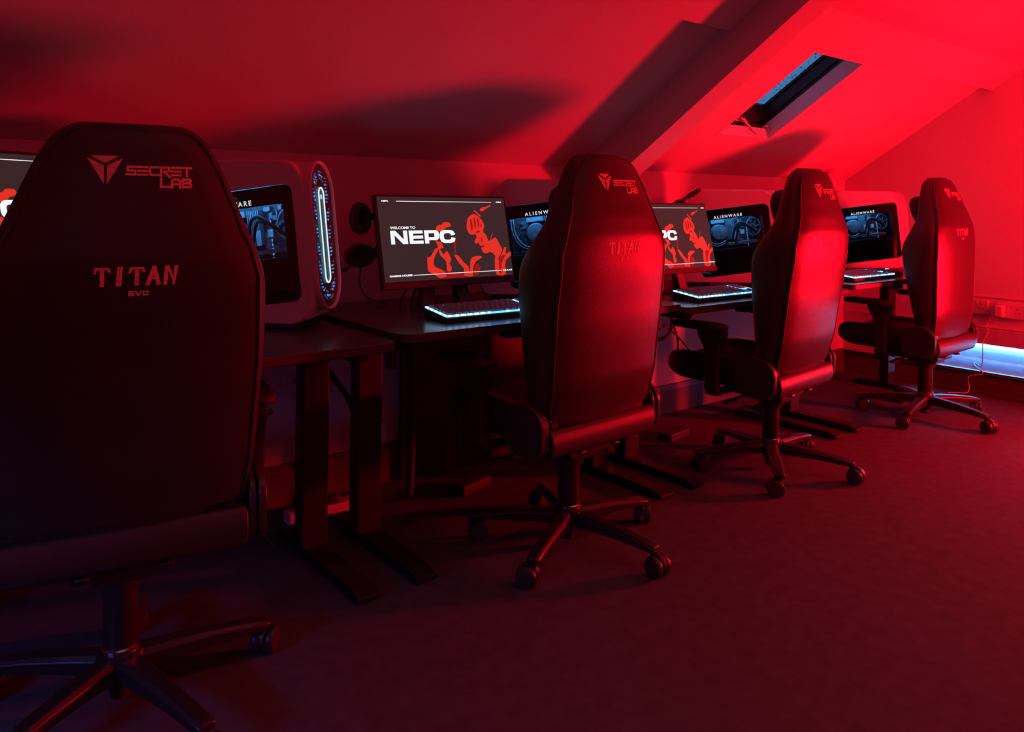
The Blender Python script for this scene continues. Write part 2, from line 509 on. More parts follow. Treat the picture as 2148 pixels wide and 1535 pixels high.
# ---------------------------------------------------------------- gaming chair
WT = [(.44, .245), (.5, .258), (.61, .268), (.8, .276), (.9, .278), (.98, .271), (1.03, .252), (1.10, .218), (1.17, .19), (1.234, .160), (1.262, .143), (1.28, .122), (1.29, .09)]
YT = [(.44, -.150), (.6, -.180), (.8, -.198), (.95, -.212), (1.03, -.216), (1.08, -.208), (1.16, -.190), (1.23, -.174), (1.29, -.155)]
BT = [(.44, .02), (.5, .05), (.65, .085), (.8, .115), (.93, .135), (1.0, .10), (1.08, .05), (1.2, .02), (1.29, .005)]
TT = [(.44, .07), (.6, .085), (1.0, .085), (1.15, .095), (1.25, .08), (1.285, .055), (1.29, .04)]
PW = [(.47, .232), (.6, .242), (.8, .248), (.98, .243), (1.03, .228), (1.10, .198), (1.17, .172), (1.234, .143), (1.262, .122), (1.275, .10)]
def rear(x, z):
    w_ = interp(WT, z)
    return interp(YT, z) + 0.028 * (abs(x) / max(w_, .05)) ** 2.6

def make_chair():
    root = thing('gaming_chair', '', 'chair')
    # backrest with forward-curving side wings
    bk = MB()
    zsn = [.44, .455, .5, .56, .62, .7, .78, .86, .93, .98, 1.03, 1.08, 1.14, 1.19, 1.23, 1.255, 1.275, 1.286, 1.29]
    rings = []
    for z in zsn:
        w_ = interp(WT, z); y0 = interp(YT, z); b = interp(BT, z); t = interp(TT, z)
        half = [(0, y0), (w_ * .35, y0 + .002), (w_ * .65, y0 + .010), (w_ * .85, y0 + .022), (w_ * .97, y0 + .045),
                (w_, y0 + .045 + b * .45), (w_ * .97, y0 + t * .6 + b), (w_ * .88, y0 + t * .85 + b), (w_ * .76, y0 + t + b * .55), (w_ * .6, y0 + t + b * .1), (w_ * .3, y0 + t - .004), (0, y0 + t - .004)]
        full = [(x, y) for x, y in half] + [(-x, y) for x, y in reversed(half[1:-1])]
        rings.append([Vector((x, y, z)) for x, y in full])
    bk.rings(rings)
    bk.build('backrest', M['leather'], root, smooth=180, sub=1)
    # rear panel following the shell
    pn = MB()
    zp = [.475 + .0135 * k for k in range(59)] + [1.268, 1.274]
    g0, g1 = [], []
    NX = 15
    for z in zp:
        pw = interp(PW, z)
        g0.append([Vector((pw * (2 * i / (NX - 1) - 1), rear(pw * (2 * i / (NX - 1) - 1), z) - .009 + (.005 if i in (0, NX - 1) else 0), z)) for i in range(NX)])
        g1.append([Vector((pw * (2 * i / (NX - 1) - 1), rear(pw * (2 * i / (NX - 1) - 1), z) + .012, z)) for i in range(NX)])
    pn.rings([a + list(reversed(b)) for a, b in zip(g0, g1)])
    pn.build('back_panel', M['panel'], root, smooth=50)
    # raised piping round the panel
    pp = MB()
    path = [Vector((-interp(PW, z), rear(interp(PW, z), z) - .003, z)) for z in zp] + [Vector((interp(PW, z), rear(interp(PW, z), z) - .003, z)) for z in reversed(zp)]
    pp.tube(path, 0.0045, 6, cyclic=True)
    pp.build('piping', M['leather'], root, smooth=180)
    # embroidery
    put = lambda x, z, off: Vector((x, rear(x, z) - .0085 - off, z))
    em = MB()
    def tri(pts):
        em.rings([[put(x, z, 0) for x, z in pts], [put(x, z, .002) for x, z in pts]])
    cx, wv = -.050, .031
    top = 1.226
    tri([(cx - wv * .84, top), (cx + wv * .78, top), (cx, top - .015)])
    tri([(cx - wv, top - .004), (cx - .0022, top - .019), (cx - .0022, top - .054)])
    tri([(cx + wv, top - .004), (cx + .003, top - .019), (cx + .003, top - .054)])
    strokes(em, 'SECRET', -.013, 1.190, .0166, .0175, .0037, .0042, put)
    strokes(em, 'LAB', .0475, 1.167, .0166, .0175, .0037, .0044, put)
    em.build('logo_emblem', M['thread'], root, smooth=0)
    e2 = MB()
    strokes(e2, 'titan', -.064, .979, .0205, .034, .0095, .0046, put)
    strokes(e2, 'eVO', -.008, .957, .0095, .0085, .0032, .0026, put)
    e2.build('logo_lettering', M['thread'], root, smooth=0)
    # head pillow
    hp = MB()
    for_rings = []
    for k in range(9):
        a = math.pi * k / 8
        z = 1.115 - .082 * math.cos(a)
        s_ = max(.12, math.sin(a)) ** .45
        rr = []
        for j in range(20):
            t = 2 * math.pi * j / 20
            c_, q_ = math.cos(t), math.sin(t)
            rr.append(Vector((.150 * s_ * math.copysign(abs(c_) ** .5, c_), interp(YT, z) + .10 + .042 + .042 * s_ * math.copysign(abs(q_) ** .6, q_), z)))
        for_rings.append(rr)
    hp.rings(for_rings)
    hp.build('head_pillow', M['suede'], root, smooth=180)
    # seat cushion: rounded front edge and raised side bolsters
    st = MB()
    prof = [(-.125, .375, .465), (-.11, .37, .478), (-.02, .368, .478), (.1, .366, .480), (.2, .364, .484), (.29, .364, .485), (.34, .368, .478), (.375, .385, .462), (.392, .41, .435)]
    rr = []
    for y, z0, z1 in prof:
        hw = .250 if y < .3 else .250 - (y - .3) * .35
        sec = [(0, z0), (hw * .6, z0), (hw * .93, z0 + .008), (hw, z0 + (z1 - z0) * .45), (hw * .985, z1 + .004), (hw * .9, z1 + .018), (hw * .78, z1 + .010), (hw * .62, z1 - .006), (hw * .3, z1 - .008), (0, z1 - .008)]
        rr.append([Vector((x, y, z)) for x, z in sec] + [Vector((-x, y, z)) for x, z in reversed(sec[1:-1])])
    st.rings(rr)
    st.build('seat', M['leather'], root, smooth=180, sub=1)
    # padded bar under the back panel
    rb = MB()
    rb.prism([(-.118, .455), (-.150, .452), (-.163, .438), (-.168, .405), (-.160, .375), (-.148, .365), (-.118, .365)], -.243, .243, YZX)
    rb.build('rear_bar', M['leather'], root, smooth=50, bevel=.004)
    rg = MB()
    rg.box((0, -.10, .462), (.44, .07, .03))
    rg.build('back_frame', M['plastic'], root, smooth=0)
    # rounded hinge covers
    for s in (-1, 1):
        hc = MB()
        for off, th_, sc in ((.247, .016, .92), (.266, .018, 1.0)):
            poly = []
            for k in range(15):
                a = math.pi * k / 14
                poly.append((-.075 + .085 * sc * math.cos(a), .46 + .065 * sc * math.sin(a)))
            poly += [(-.155, .395), (-.13, .365), (-.03, .365), (.01, .40)]
            x0, x1 = s * off, s * (off + th_)
            hc.prism(poly, min(x0, x1), max(x0, x1), YZX)
        hc.build('hinge_cover', M['plastic'], root, smooth=40, bevel=.003)
    # armrests
    for s in (-1, 1):
        ar = bpy.data.objects.new('armrest', None); COL.objects.link(ar); ar.parent = root
        b = MB()
        b.box((s * .20, .10, .355), (.22, .06, .012))
        b.box((s * .305, .10, .40), (.024, .06, .10))
        b.build('arm_bracket', M['metal'], ar, smooth=0, bevel=.004)
        b = MB()
        b.prism([(.072, .37), (.128, .37), (.128, .52), (.135, .545), (.165, .60), (.165, .618), (.035, .618), (.035, .60), (.065, .545), (.072, .52)],
                min(s * .297, s * .327), max(s * .297, s * .327), YZX)
        b.build('arm_post', M['plastic'], ar, smooth=0, bevel=.004)
        b = MB()
        n = 24
        rs2 = []
        for z, sc in ((.618, .86), (.622, .97), (.634, 1.0), (.641, .95), (.644, .85)):
            r_ = []
            for k in range(n):
                t = 2 * math.pi * k / n
                c_, q_ = math.cos(t), math.sin(t)
                r_.append(Vector((s * .312 + .046 * sc * math.copysign(abs(c_) ** .6, c_), .165 + .13 * sc * math.copysign(abs(q_) ** .6, q_), z)))
            rs2.append(r_)
        b.rings(rs2)
        b.build('arm_pad', M['softplastic'], ar, smooth=60)
        b = MB(); b.box((s * .335, .055, .60), (.014, .02, .012)); b.build('arm_button', M['metal'], ar, smooth=0, bevel=.003)
    # tilt mechanism
    mc = MB()
    mc.box((0, .03, .345), (.20, .26, .045))
    mc.box((0, .0, .318), (.12, .15, .035))
    mc.box((-.08, -.09, .352), (.03, .10, .012)); mc.box((.08, -.09, .352), (.03, .10, .012))
    mc.build('tilt_mechanism', M['metal'], root, smooth=0, bevel=.006)
    kn = MB(); kn.cyl((0, .15, .325), (0, .21, .325), .028, .024, 18); kn.build('tension_knob', M['plastic'], root, smooth=40)
    for s in (-1, 1):
        lv = MB()
        lv.tube(smooth_pts([(s * .06, .04, .335), (s * .15, .05, .330), (s * .22, .05, .325)], 3), .0055, 8)
        lv.box((s * .255, .05, .324), (.075, .026, .012))
        lv.build('lever', M['metal'], root, smooth=40, bevel=.003)
    # column
    gc = MB()
    gc.lathe([(.030, .05), (.034, .115), (.0345, .125), (.036, .13), (.036, .265), (.030, .268), (.028, .315)], n=26)
    gc.build('gas_lift', M['metal'], root, smooth=40)
    cn = MB(); cn.lathe([(.037, .262), (.040, .266), (.052, .288), (.055, .315), (.053, .325)], n=26); cn.build('lift_socket', M['plastic'], root, smooth=50)
    gr = MB(); gr.lathe([(.040, .122), (.041, .126), (.041, .136), (.038, .139)], n=26); gr.build('lift_collar', M['chrome'], root, smooth=40)
    sp = MB(); sp.cyl((0, 0, .022), (0, 0, .08), .021, .023, 20); sp.build('lift_piston', M['plastic'], root, smooth=40)
    # star base
    bs = MB(); bs.lathe([(.036, .070), (.048, .078), (.052, .10), (.048, .122), (.040, .126)], n=26)
    base = bs.build('star_base', M['metal'], root, smooth=40)
    for k in range(5):
        a = 2 * math.pi * k / 5
        R = Matrix.Rotation(a, 4, 'Z')
        lb = MB()
        secs = []
        for r_, zt, h_, w_ in ((.03, .121, .045, .029), (.10, .118, .040, .027), (.20, .110, .032, .0235), (.29, .098, .026, .021), (.325, .092, .022, .0205), (.335, .088, .016, .018)):
            secs.append([R @ Vector((r_, y, z)) for y, z in ((-w_, zt - h_), (-w_ * 1.0, zt - h_ * .3), (-w_ * .62, zt), (w_ * .62, zt), (w_, zt - h_ * .3), (w_, zt - h_))])
        lb.rings(secs)
        lb.build('base_leg', M['metal'], root, smooth=30, bevel=.002)
        # caster: hood + two wheels, trailing sideways
        ca = bpy.data.objects.new('caster', None); COL.objects.link(ca); ca.parent = root
        ca.location = R @ Vector((.322, 0, 0)); ca.rotation_euler = (0, 0, a + .9 + k * 1.3)
        hd = MB()
        hd.cyl((0, 0, .055), (0, 0, .085), .0075, .0075, 12)
        poly = [(.034 * math.cos(t) + .018, .034 + .037 * math.sin(t)) for t in [math.radians(d) for d in range(-10, 191, 15)]]
        hd.prism(poly, -.006, .006, Matrix(((1, 0, 0, 0), (0, 0, 1, 0), (0, 1, 0, 0), (0, 0, 0, 1))))
        hd.build('fork', M['plastic'], ca, smooth=40, bevel=.002)
        for s in (-1, 1):
            wh = MB()
            q = Matrix.Rotation(math.pi / 2, 3, 'X')
            wh.lathe([(.020, -.011), (.030, -.010), (.0325, -.006), (.0325, .006), (.030, .010), (.020, .011)], base=(.018, s * .018, .0325), n=26, q=q)
            wh.build('wheel', M['plastic'], ca, smooth=40)
    return root

def set_recline(root, ang):
    # tilt back parts about the seat hinge
    if abs(ang) < 1e-4: return
    piv = Vector((0, -.09, .43))
    mx = Matrix.Translation(piv) @ Matrix.Rotation(ang, 4, 'X') @ Matrix.Translation(-piv)
    for ch in root.children:
        if ch.name.split('.')[0] in ('backrest', 'back_panel', 'piping', 'logo_emblem', 'logo_lettering', 'head_pillow'):
            ch.matrix_local = mx

chair_spec = [
    ((1.775, 1.907), 3.5, 0.0, -7.1 - 3.5, 'black gaming chair with dim red back, second from the left in the row'),
    ((.412, 1.907), -9.0, 5.0, -2 + 9.0, 'nearest and largest black gaming chair, cropped by the left picture edge, back almost unlit'),
    ((2.969, 1.924), 6.0, 2.5, 3.6 - 6.0, 'black gaming chair with the brightest red-lit back, third from the left in the row'),
    ((4.380, 1.898), 1.6, -4.8, -26.7 - 1.6, 'farthest gaming chair at the right end of the row, beside the blue-lit low ledge'),
]
proto = make_chair()
chairs = []
for i, (p, yaw, rec, brot, lab) in enumerate(chair_spec):
    c = proto if i == 0 else copy_tree(proto)
    chairs.append((c, p, yaw, rec, brot, lab))
for c, p, yaw, rec, brot, lab in chairs:
    c.location = (p[0], p[1], 0)
    c.rotation_euler = (0, 0, math.radians(yaw))
    tag(c, lab, 'chair', 'gaming chairs along the desks')
    R = Matrix.Rotation(math.radians(brot), 4, 'Z')
    for ch in c.children:
        n = ch.name.split('.')[0]
        if n in ('base_leg', 'star_base'):
            ch.rotation_euler = (0, 0, math.radians(brot))
        elif n == 'caster':
            ch.location = R @ ch.location
            ch.rotation_euler = (0, 0, ch.rotation_euler[2] + math.radians(brot))
    set_recline(c, math.radians(rec))

# ---------------------------------------------------------------- desks
PITCH = 1.275
DX = [1.16 - PITCH, 1.16, 1.16 + PITCH, 1.16 + 2 * PITCH]
DZT = [0.728, 0.745, 0.728, 0.745]
DLAB = ['black desk nearest the camera, holding the tower with the oval front light',
        'black desk behind the second chair, holding the full lit welcome screen and keyboard',
        'black desk behind the third chair with a red-lit end edge lower beside it',
        'farthest black desk, against the end wall behind the last chair']
def make_desk(x0, zt, lab, cut_left=True):
    r = thing('standing_desk', lab, 'desk', (x0, 1.955, 0), 0, 'black standing desks in a row')
    W, D = PITCH - 0.012, .765
    c = .045
    def arc(cx, cy, a0): return [(cx + c * math.cos(math.radians(a0 + t)), cy + c * math.sin(math.radians(a0 + t))) for t in (0, 22.5, 45, 67.5, 90)]
    poly = arc(c, c, 180) + arc(W - c, c, 270) + arc(W - c, D - c, 0) + arc(c, D - c, 90)
    m = MB(); m.prism(poly, zt - .028, zt)
    m.build('tabletop', M['desk'], r, smooth=30, bevel=.003)
    m = MB(); m.prism([(W / 2 + (x - W / 2) * 1.0015, D / 2 + (y - D / 2) * 1.002) for x, y in poly], zt - .024, zt - .004)
    f = MB()
    f.box((W / 2, .395, zt - .055), (W - .16, .05, .035))
    f.box((.09, .38, zt - .045), (.05, .62, .03)); f.box((W - .09, .38, zt - .045), (.05, .62, .03))
    m.build('edge_band', M['desk_edge'], r, smooth=30)
    f.build('frame', M['leg'], r, smooth=0, bevel=.003)
    for lx in (.09, W - .09):
        g = MB(); g.box((lx, .395, .33), (.088, .062, .60)); g.box((lx, .395, .62), (.076, .05, .14))
        g.build('leg', M['leg'], r, smooth=0, bevel=.004)
        g = MB()
        g.prism([(.005, .006), (.005, .020), (.05, .034), (.56, .034), (.60, .020), (.60, .006)], lx - .035, lx + .035, YZX)
        g.build('foot', M['leg'], r, smooth=0, bevel=.003)
    g = MB(); g.box((.46, .03, zt - .040), (.15, .05, .018)); g.build('control_panel', M['softplastic'], r, smooth=0, bevel=.003)
    g = MB(); g.box((W / 2, .62, zt - .10), (.7, .10, .006)); g.box((W / 2, .67, zt - .075), (.7, .006, .05)); g.box((W / 2, .57, zt - .075), (.7, .006, .05))
    g.build('cable_tray', M['leg'], r, smooth=0)
    return r
desks = [make_desk(DX[i] + .006, DZT[i], DLAB[i]) for i in range(4)]
for x0, x1, lab in ((1.625, 1.898, 'narrow black board standing against the wall under the left half of the second desk'),
                    (1.902, 2.33, 'wide black board standing against the wall behind the second chair, under its desk')):
    g = MB(); g.box(((x0 + x1) / 2, 2.752, .335), (x1 - x0, .016, .668))
    tag(g.build('black_board', M['pc_black'], smooth=0, bevel=.002), lab, 'board', 'black boards against the wall')

# ---------------------------------------------------------------- tower computers
SIDE = [(.030, .012), (.0, .06), (-.015, .37), (.112, .482), (.43, .482), (.462, .474), (.487, .452), (.504, .41), (.528, .24), (.540, .13), (.536, .07), (.512, .028), (.475, .012)]
def resample(poly, n, cx, cz):
    out = []
    for k in range(n):
        a = 2 * math.pi * k / n
        dx, dz = math.cos(a), math.sin(a)
        best = None
        for (x1, z1), (x2, z2) in zip(poly, poly[1:] + poly[:1]):
            ex, ez = x2 - x1, z2 - z1
            den = dx * ez - dz * ex
            if abs(den) < 1e-9: continue
            t = ((x1 - cx) * ez - (z1 - cz) * ex) / den
            s = ((x1 - cx) * dz - (z1 - cz) * dx) / den
            if t > 0 and -1e-6 <= s <= 1 + 1e-6 and (best is None or t < best): best = t
        out.append((cx + dx * best, cz + dz * best))
    return out
def rrect(cx, cz, w, h, r, rot, n=6):
    pts = []
    for sx, sz, a0 in ((1, 1, 0), (-1, 1, 90), (-1, -1, 180), (1, -1, 270)):
        for k in range(n + 1):
            a = math.radians(a0 + 90 * k / n)
            pts.append((sx * (w / 2 - r) + r * math.cos(a), sz * (h / 2 - r) + r * math.sin(a)))
    c, s = math.cos(rot), math.sin(rot)
    return [(cx + x * c - z * s, cz + x * s + z * c) for x, z in pts]
WC = (.298, .226)
WROT = math.radians(7.5)
def make_pc():
    r = thing('tower_computer', '', 'computer')
    n = 144
    T = .20
    outer = resample(SIDE, n, *WC)
    inner = resample(rrect(WC[0], WC[1], .372, .335, .026, WROT), n, *WC)
    def rg(poly, y, s=1.0): return [Vector((WC[0] + (x - WC[0]) * s, y, WC[1] + (z - WC[1]) * s)) for x, z in poly]
    b = MB()
    b.rings([rg(inner, .020), rg(inner, .0), rg(outer, .0, .972), rg(outer, .005, .99), rg(outer, .016, 1.0), rg(outer, T - .016, 1.0), rg(outer, T - .005, .99), rg(outer, T, .972)], cap=False)
    b._add(rg(outer, T, .972), [tuple(range(n))])
    b.build('case_shell', M['pc_white'], r, smooth=30)
    inn = MB()
    inn.rings([rg(inner, .012, 1.0), rg(inner, .165, 1.0)], cap=False)
    inn._add(rg(inner, .165), [tuple(range(n))])
    inn.build('case_interior', M['pc_black'], r, smooth=30)
    # local frame of the side window
    WM = Matrix.Translation((WC[0], 0, WC[1])) @ Matrix.Rotation(-WROT, 4, 'Y') @ Matrix(((1, 0, 0, 0), (0, 0, -1, 0), (0, 1, 0, 0), (0, 0, 0, 1)))
    # window-local: x right, y up, z towards the viewer
    bz = MB()
    o2_ = rrect(0, 0, .368, .331, .024, 0); i2_ = rrect(-.012, .034, .322, .160, .006, 0)
    n2 = 96
    a_ = resample(o2_, n2, -.012, .034); c_ = resample(i2_, n2, -.012, .034)
    bz.rings([[Vector((x, y, -.006)) for x, y in a_], [Vector((x, y, -.006)) for x, y in c_], [Vector((x, y, -.010)) for x, y in c_]], cap=False, mx=WM)
    bz.build('window_bezel', M['pc_black'], r, smooth=0)
    gp_ = MB(); gp_._add([Vector((x, y, -.004)) for x, y in a_], [tuple(range(n2))], WM)
    gp_.build('side_glass', M['pane'], r, smooth=0, face=(0, -1, 0))
    sh_ = MB(); sh_.box((0, -.095, -.05), (.33, .115, .06), WM)
    sh_.box((.158, .06, -.03), (.012, .2, .03), WM)
    sh_.build('power_shroud', M['pc_black'], r, smooth=0, bevel=.002)
    rnd = random.Random(5)
    bo = MB(); bo.box((-.01, .04, -.135), (.30, .165, .006), WM)
    bo.build('motherboard', M['board'], r, smooth=0)
    cp = MB()
    for k in range(46):
        x, y = rnd.uniform(-.15, .13), rnd.uniform(-.03, .112)
        cp.box((x, y, -.125), (rnd.uniform(.004, .022), rnd.uniform(.004, .02), rnd.uniform(.006, .03)), WM)
    cp.box((-.055, .100, -.10), (.07, .018, .03), WM)
    for k in range(7): cp.box((-.012 + k * .006, .055, -.105), (.003, .105, .035), WM)
    cp.box((.055, -.018, -.075), (.15, .012, .05), WM)
    cp.build('board_components', M['steelgrey'], r, smooth=0)
    pu = MB()
    pu.lathe([(.040, -.10), (.040, -.07), (.037, -.064), (.020, -.062)], base=WM @ Vector((-.055, .045, 0)), n=32, q=(WM.to_3x3()))
    pu.build('cooler_pump', M['steelgrey'], r, smooth=40)
    tb = MB()
    for dz in (0, .010):
        tb.tube([WM @ p for p in smooth_pts([(-.155 + dz, .11, -.06), (-.152 + dz, .05, -.05), (-.125 + dz, -.002 + dz * .6, -.045), (-.075, -.022 + dz, -.05), (-.035, -.012 + dz, -.06)], 6)], .0035, 8)
    tb.build('cooling_tube', M['steelgrey'], r, smooth=180)
    lb = MB(); lb.box((.022, .025, -.085), (.016, .045, .004), WM); lb.box((.064, .035, -.085), (.018, .022, .004), WM); lb.box((.070, -.02, -.07), (.02, .02, .004), WM)
    lb.build('component_label', M['label'], r, smooth=0)
    ca_ = MB()
    ca_.tube([WM @ p for p in smooth_pts([(.0, .0, -.05), (.02, .07, -.04), (.05, .085, -.035), (.085, .06, -.04), (.12, .03, -.05)], 6)], .006, 8)
    ca_.tube([WM @ p for p in smooth_pts([(.01, -.03, -.05), (.035, .06, -.045), (.06, .07, -.04), (.10, .05, -.05)], 6)], .005, 8)
    ca_.build('wiring', M['cable'], r, smooth=180)
    fn = MB()
    fn.tube([WM @ Vector((.125 + .036 * math.cos(t), .055 + .045 * math.sin(t), -.09)) for t in [2 * math.pi * k / 28 for k in range(28)]], .004, 8, cyclic=True)
    for k in range(7):
        t = 2 * math.pi * k / 7
        fn.box((.125 + .018 * math.cos(t), .055 + .022 * math.sin(t), -.10), (.028, .010, .003), WM, rot=Matrix.Rotation(t + .4, 3, 'Z'))
    fn.build('fan', M['steelgrey'], r, smooth=50)
    dt = MB(); 
    for k in range(9): dt.box((.0795, .068 - k * .0135, -.058), (.003, .009, .003), WM)
    for k in range(20):
        dt.box((rnd.uniform(-.15, .06), rnd.uniform(-.02, .112), -.10), (.0028, .0028, .002), WM)
    dt.build('status_lights', M['dotsb'], r, smooth=0)
    sl = MB(); sl.box((-.02, .124, -.045), (.24, .004, .006), WM)
    sl.build('interior_light', M['pcled'], r, smooth=0)
    text_mesh('case_lettering', 'ALIENWARE', .0195, M['alien'], r, WM @ Matrix.Translation((-.094, .120, -.0025)), sx=1.0, bold=.0005, space=1.45)
    # feet
    ft = MB(); ft.box((.12, .10, .006), (.12, .16, .012)); ft.box((.42, .10, .006), (.14, .16, .012))
    ft.build('base_foot', M['pc_black'], r, smooth=0, bevel=.002)
    # oval front: plane leaning back by 8 deg
    A, B = Vector((.500, .10, .445)), Vector((.541, .10, .085))
    up = (A - B).normalized()
    side = Vector((0, 1, 0))
    nr = side.cross(up)
    if nr.x < 0: nr = -nr
    mid = (A + B) / 2 + nr * .009
    FM = Matrix(((side.x, up.x, nr.x, mid.x), (side.y, up.y, nr.y, mid.y), (side.z, up.z, nr.z, mid.z), (0, 0, 0, 1)))
    def stad(w, h, n=20, cy=0.0):
        pts = []
        rr_ = w / 2
        for k in range(n + 1):
            a = math.pi * k / n
            pts.append((rr_ * math.cos(a), h / 2 - rr_ + rr_ * math.sin(a) + cy))
        for k in range(n + 1):
            a = math.pi + math.pi * k / n
            pts.append((rr_ * math.cos(a), -h / 2 + rr_ + rr_ * math.sin(a) + cy))
        return pts
    def sr(w, h, z, cy=0.0): return [Vector((x, y, z)) for x, y in stad(w, h, cy=cy)]
    fb = MB()
    fb.rings([sr(.199, .435, -.05), sr(.199, .438, .004), sr(.196, .435, .010), sr(.190, .429, .011), sr(.185, .424, .008), sr(.182, .420, .0)], cap=False, mx=FM)
    fb.build('front_rim', M['pc_white'], r, smooth=60)
    ff = MB(); ff._add(sr(.186, .425, .001), [tuple(range(42))], FM)
    ff.build('front_grille', M['pc_black'], r, smooth=0)
    rl = MB(); pts = stad(.040, .278)
    rl.tube([FM @ Vector((x, y, .004)) for x, y in pts], .0023, 8, cyclic=True)
    rl.build('light_ring', M['ring'], r, smooth=180)
    d1 = MB(); d2 = MB()
    for w_, h_, st_, mb_ in ((.075, .335, 3, d1), (.098, .355, 4, d2), (.118, .375, 5, d1)):
        P = stad(w_, h_)
        # walk the outline with even steps
        tot = 0; seg = []
        for a, b2 in zip(P, P[1:] + P[:1]):
            L = math.hypot(b2[0] - a[0], b2[1] - a[1]); seg.append((a, b2, L)); tot += L
        N = int(tot / .0105)
        for k in range(N):
            if (k * 7 + st_) % 5 in (0, 2): continue
            d = tot * k / N
            for a, b2, L in seg:
                if d <= L and L > 1e-6:
                    t = d / L
                    x, y = a[0] + (b2[0] - a[0]) * t, a[1] + (b2[1] - a[1]) * t
                    tw = .0022 if rnd.random() < .5 else .004
                    mb_.box((x, y, .002), (.0028, tw * 1.5, .002), FM)
                    break
                d -= L
    d1.build('grille_lights', M['dots'], r, smooth=0)
    d2.build('grille_lights', M['dotsb'], r, smooth=0)
    hd_ = MB(); hd_.box((0, .112, .003), (.010, .014, .003), FM); hd_.build('power_button', M['alien'], r, smooth=0, bevel=.003)
    return r

F2 = Vector((math.sin(TH), math.cos(TH), 0)); R2 = Vector((math.cos(TH), -math.sin(TH), 0))
def dr(d, x):  # ground point on the ray through image column x at view depth d
    return F2 * d + R2 * (d * (x - 1074) / 1636.2)
pc0 = make_pc()
pcs = [pc0] + [copy_tree(pc0) for _ in range(3)]
# front-near-base point of each tower
spec = [((1.035, 2.262), -TH - math.radians(8), (1.0, 1.0, 1.10), 'white tower computer on the nearest desk, its oval glowing blue-white front ring visible'),
        ((2.283, 2.200), -TH, (1, 1, 1.0), 'white tower computer right of the full welcome screen, mostly behind the second chair'),
        ((3.501, 2.194), -TH, (1, 1, 1), 'white tower computer between the third chair and the half-hidden screen, whole ALIENWARE name readable'),
        ((4.806, 2.175), -TH, (1, 1, 1), 'farthest white tower computer, between the third and last chairs')]
for o, (p, rz, sc, lab), dz in zip(pcs, spec, DZT):
    ex = Vector((math.cos(rz), math.sin(rz), 0))
    base = Vector((p[0], p[1], 0)) - ex * .55 * sc[0]
    o.location = (base.x, base.y, dz + .0005)
    o.rotation_euler = (0, 0, rz)
    o.scale = sc
    tag(o, lab, 'computer', 'white tower computers on the desks')

